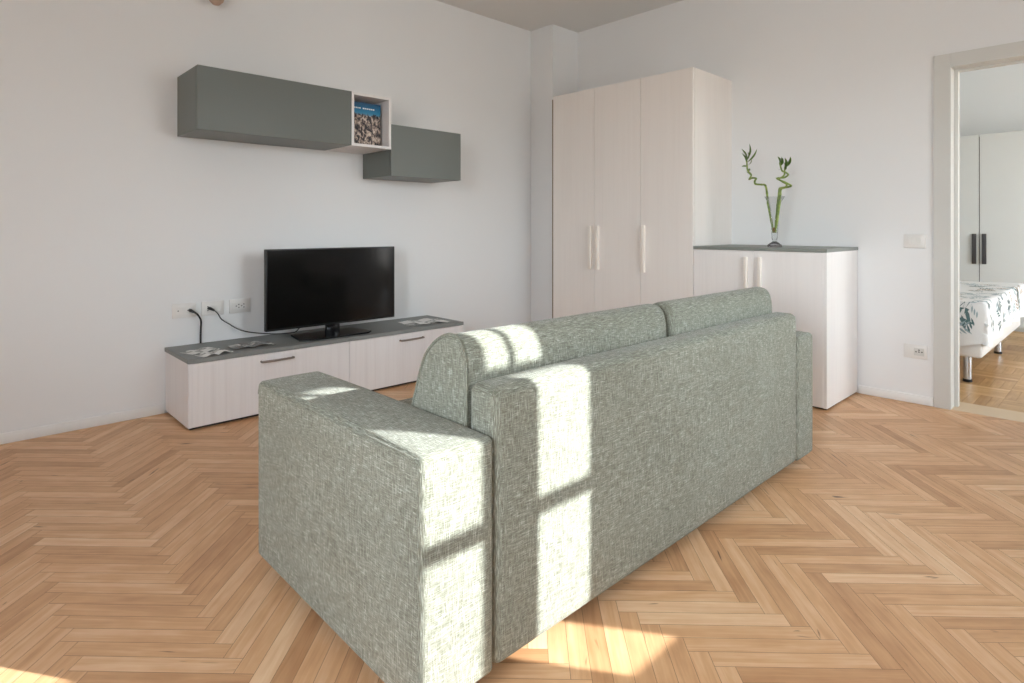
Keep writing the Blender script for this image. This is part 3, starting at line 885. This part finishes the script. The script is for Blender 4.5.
stalk('right-hand lucky bamboo stalk, short leaves fanning to the right',
      [(284, 572, -.010), (298, 500, -.012), (312, 400, -.012), (318, 340, -.012), (322, 306, -.012), (350, 298, -.03), (368, 280, -.04), (340, 262, -.03), (312, 244, -.02), (340, 228, -.03), (352, 212, -.035), (350, 190, -.03), (358, 162, -.03)], 0.0072,
      [(358, 170, -.03, 384, 106, -.02, .010), (357, 160, -.03, 360, 116, -.05, .009), (352, 180, -.03, 338, 140, -.01, .009), (348, 190, -.03, 366, 160, -.06, .008), (350, 172, -.03, 372, 130, -.05, .009)])

# ------------------------------------------------------------------ bedroom
bed = thing('bed', 'double bed with leaf-patterned white duvet seen through the doorway', 'bed', (6.4, 1.55, 0))
bu0, bu1, bv0, bv1 = 5.36, 7.42, 0.755, 2.35
box('bed_frame', M_BEDLEATHER, bed, bu0, bu1, bv0, bv1, 0.195, 0.43, 0.02, 3)
bm = bmesh.new(); soft_box(bm, bu0 + .03, bu1 - .03, bv0 + .03, bv1 - .03, 0.431, 0.572, 0.04, 8, (0, 0, .01)); obj('mattress', bm, M_DUVET, bed, 60)
for (x, y) in ((bu0 + .10, bv0 + .10), (bu0 + .10, bv1 - .12), (bu1 - .55, bv0 + .10), (bu1 - .55, bv1 - .12)):
    bm = bmesh.new(); add_lathe(bm, [(0, .02), (.026, .02), (.026, .196), (0, .196)], x, y, 20); lg = obj('leg', bm, M_CHROME, bed)
    bm = bmesh.new(); add_lathe(bm, [(0, 0), (.028, 0), (.030, .004), (.028, .02), (0, .02)], x, y, 20); obj('foot_cap', bm, M_RUBBER, lg)
# duvet draped over the foot and the near side
def duv(s, t):
    """s: distance along the bed from the foot edge, t: distance in from the near side; negative hangs down"""
    es, et = max(0, -s), max(0, -t)
    z = 0.600 + 0.010 * math.sin(5 * s + 1) * math.sin(4 * t) - 0.0
    rs = 0.03
    drop = max(es, et)
    zz = z - max(0, drop - 0.02) - 0.02 * (1 - math.exp(-drop / 0.03))
    wav = 0.012 * math.sin(s * 13 + 0.6) * min(1, et / 0.15) + 0.010 * math.sin(t * 12) * min(1, es / 0.15)
    x = bu0 - 0.012 + max(0, s) - 0.022 * (1 - math.exp(-es / 0.03)) - (0.012 * math.sin(t * 12) * min(1, es / .15))
    y = bv0 - 0.012 + max(0, t) - 0.022 * (1 - math.exp(-et / 0.03)) - (0.012 * math.sin(s * 13 + .6) * min(1, et / .15))
    return Vector((x, y, zz))
bm = bmesh.new()
NS, NT = 60, 48
ss = [-0.34 + (2.14 + 0.34) * i / NS for i in range(NS + 1)]
grid = []
for s in ss:
    row = []
    for j in range(NT + 1):
        t0 = -0.29 - 0.02 * math.sin(max(0, s) * 3.0 + 1.2) if s > 0 else -0.30
        t1 = (bv1 - bv0) - 0.02
        t = t0 + (t1 - t0) * (j / NT) ** 1.3
        sv = s
        if s < 0:                                  # the foot hem runs slantwise
            lim = 0.29 + 0.05 * min(1, max(0, t) / 0.22)
            sv = s * lim / 0.34
        row.append(bm.verts.new(duv(sv, t)))
    grid.append(row)
for i in range(NS):
    for j in range(NT): bm.faces.new((grid[i][j], grid[i + 1][j], grid[i + 1][j + 1], grid[i][j + 1]))
bmesh.ops.recalc_face_normals(bm, faces=bm.faces[:])
bmesh.ops.solidify(bm, geom=bm.faces[:], thickness=0.012)
# printed sprigs: faces lying on the cloth
def sprig(s, t, ang, n, sc, mi):
    def P(a, b):
        e = 0.004
        p = duv(a, b); n_ = (duv(a + e, b) - p).cross(duv(a, b + e) - p)
        if n_.length < 1e-9: return p
        n_.normalize()
        if n_.z < -0.2: n_ = -n_
        if t < 0 and n_.y > 0: n_ = -n_
        if s < 0 and n_.x > 0: n_ = -n_
        return p + n_ * 0.0018 + Vector((0, 0, 0.0))
    d = (math.cos(ang), math.sin(ang))
    for k in range(n):
        for sg in (-1, 1):
            a2 = ang + sg * 0.75
            b0 = (s + d[0] * k * sc * .42, t + d[1] * k * sc * .42)
            dl = (math.cos(a2), math.sin(a2)); e = (-dl[1], dl[0])
            pts = []
            for (x, y) in ((0.05, 0), (0.35, .10), (0.7, .08), (1, 0), (0.7, -.08), (0.35, -.10)):
                pts.append((b0[0] + (dl[0] * x + e[0] * y) * sc, b0[1] + (dl[1] * x + e[1] * y) * sc))
            if any(-0.25 > q_[0] or -0.27 > q_[1] or (q_[0] < .02 and q_[1] < .02) or q_[0] > 2.1 or q_[1] > 1.5 for q_ in pts): continue
            vs = [bm.verts.new(P(*q_)) for q_ in pts]
            f = bm.faces.new(vs); f.material_index = mi
rnd = random.Random(3)
for i in range(15):
    for j in range(12):
        s = -0.2 + i * 0.14 + rnd.uniform(-.04, .04); t = -0.22 + j * 0.11 + rnd.uniform(-.05, .05)
        sprig(s, t, rnd.uniform(0, 6.28), 3, rnd.uniform(0.05, 0.085), rnd.choice((1, 2, 3, 3)))
for (s_, t_, a_) in ((-0.05, 0.10, 2.6), (-0.17, 0.30, -1.2), (-0.05, 0.52, -2.0)): sprig(s_, t_, a_, 5, 0.12, 1)
obj('duvet', bm, [M_DUVET, M_LEAFPR, M_LEAFPR2, M_LEAFPR3], bed, 60)

bw = thing('bedroom_wardrobe', 'pale grey wardrobe with dark bar handles behind the bed in the next room', 'wardrobe', (8.74, 0.9, 0))
WU = 8.44
bm = bmesh.new()
add_box(bm, WU + .022, BU1 - .001, -0.30, -0.28, 0, 2.18); add_box(bm, WU + .022, BU1 - .001, 2.68, 2.70, 0, 2.18)
add_box(bm, WU + .022, BU1 - .001, -.28, 2.68, 2.16, 2.18); add_box(bm, WU + .022, BU1 - .001, -.28, 2.68, .04, .06)
add_box(bm, WU + .05, WU + .07, -.28, 2.68, 0, .04); add_box(bm, BU1 - .012, BU1 - .001, -.28, 2.68, .06, 2.16)
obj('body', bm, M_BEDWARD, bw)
box('shadow_gap', M_DARK, bw, WU + .0205, WU + .0215, -.27, 2.67, .06, 2.16)
dv = [-0.30, 0.22, 0.718, 1.216, 1.714, 2.212, 2.70]
for k in range(6):
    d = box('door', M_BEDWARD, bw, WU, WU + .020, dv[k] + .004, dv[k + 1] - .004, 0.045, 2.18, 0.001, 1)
    hv = dv[k + 1] - .045 if k % 2 == 0 else dv[k] + .045
    box('handle', M_GREYDK, d, WU - .022, WU, hv - .02, hv + .02, 0.725, 1.065, 0.003, 2)

# ------------------------------------------------------------------ light
az = Vector((-0.5683, 0.8228, 0)); el = math.radians(24.8)
d = az * math.cos(el) - Vector((0, 0, math.sin(el)))
sun = bpy.data.lights.new('sun', 'SUN'); sun.energy = 16.5; sun.angle = math.radians(0.5); sun.color = (0.97, 0.99, 1.0)
so = bpy.data.objects.new('sun', sun); COL.objects.link(so)
so.location = (6, -8, 6); so.rotation_euler = d.to_track_quat('-Z', 'Y').to_euler()

w = bpy.data.worlds.new('sky'); SC.world = w; w.use_nodes = True
nt = w.node_tree
bg = nt.nodes['Background']
tc = nt.nodes.new('ShaderNodeTexCoord'); sp = nt.nodes.new('ShaderNodeSeparateXYZ')
link(nt, tc.outputs['Generated'], sp.inputs[0])
k = mathn(nt, 'ADD', mathn(nt, 'MULTIPLY', sp.outputs[2], 0.5), 0.5)
link(nt, ramp(nt, k, [(0.0, (0.33, 0.31, 0.29)), (0.49, (0.50, 0.49, 0.47)), (0.515, (0.90, 0.96, 1.0)), (1.0, (0.58, 0.78, 1.0))]), bg.inputs[0])
bg.inputs[1].default_value = 22.0

def portal(x0, x1, y, z0, z1):
    l = bpy.data.lights.new('window_portal', 'AREA'); l.shape = 'RECTANGLE'; l.size = x1 - x0; l.size_y = z1 - z0
    l.cycles.is_portal = True
    o = bpy.data.objects.new('window_portal', l); COL.objects.link(o)
    o.location = ((x0 + x1) / 2, y, (z0 + z1) / 2); o.rotation_euler = (math.radians(90), 0, 0)
for a, b, z0, z1 in WIN: portal(a, b, VO - .005, z0, z1)
portal(5.2, 7.6, BV0 - WT - .005, 0.3, 2.5)
o = bpy.data.objects.new('window_portal', COL.objects['window_portal'].data.copy()); COL.objects.link(o)
o.data.size, o.data.size_y = 1.4, 1.55; o.location = (UL - 0.305, 0.1, 1.675); o.rotation_euler = (math.radians(90), 0, math.radians(-90))

# ------------------------------------------------------------------ camera
cam = bpy.data.cameras.new('camera'); cam.sensor_width = 36; cam.lens = FPX / 1024 * 36; cam.sensor_fit = 'HORIZONTAL'
cam.shift_y = -(341.5 - YH) / 1024; cam.clip_start = 0.05
co = bpy.data.objects.new('camera', cam); COL.objects.link(co)
co.location = (0, 0, H)
co.rotation_euler = (math.radians(90), 0, math.atan2(_t / _n, 1 / _n) - PI / 2)
SC.camera = co

vs = SC.view_settings
vs.view_transform = 'Standard'; vs.look = 'None'; vs.gamma = 1.0; vs.use_curve_mapping = False
vs.exposure = 0.0
SC.cycles.max_bounces = 16; SC.cycles.diffuse_bounces = 8; SC.cycles.transparent_max_bounces = 16
SC.cycles.sample_clamp_indirect = 6.0
SC.cycles.caustics_reflective = False; SC.cycles.caustics_refractive = False
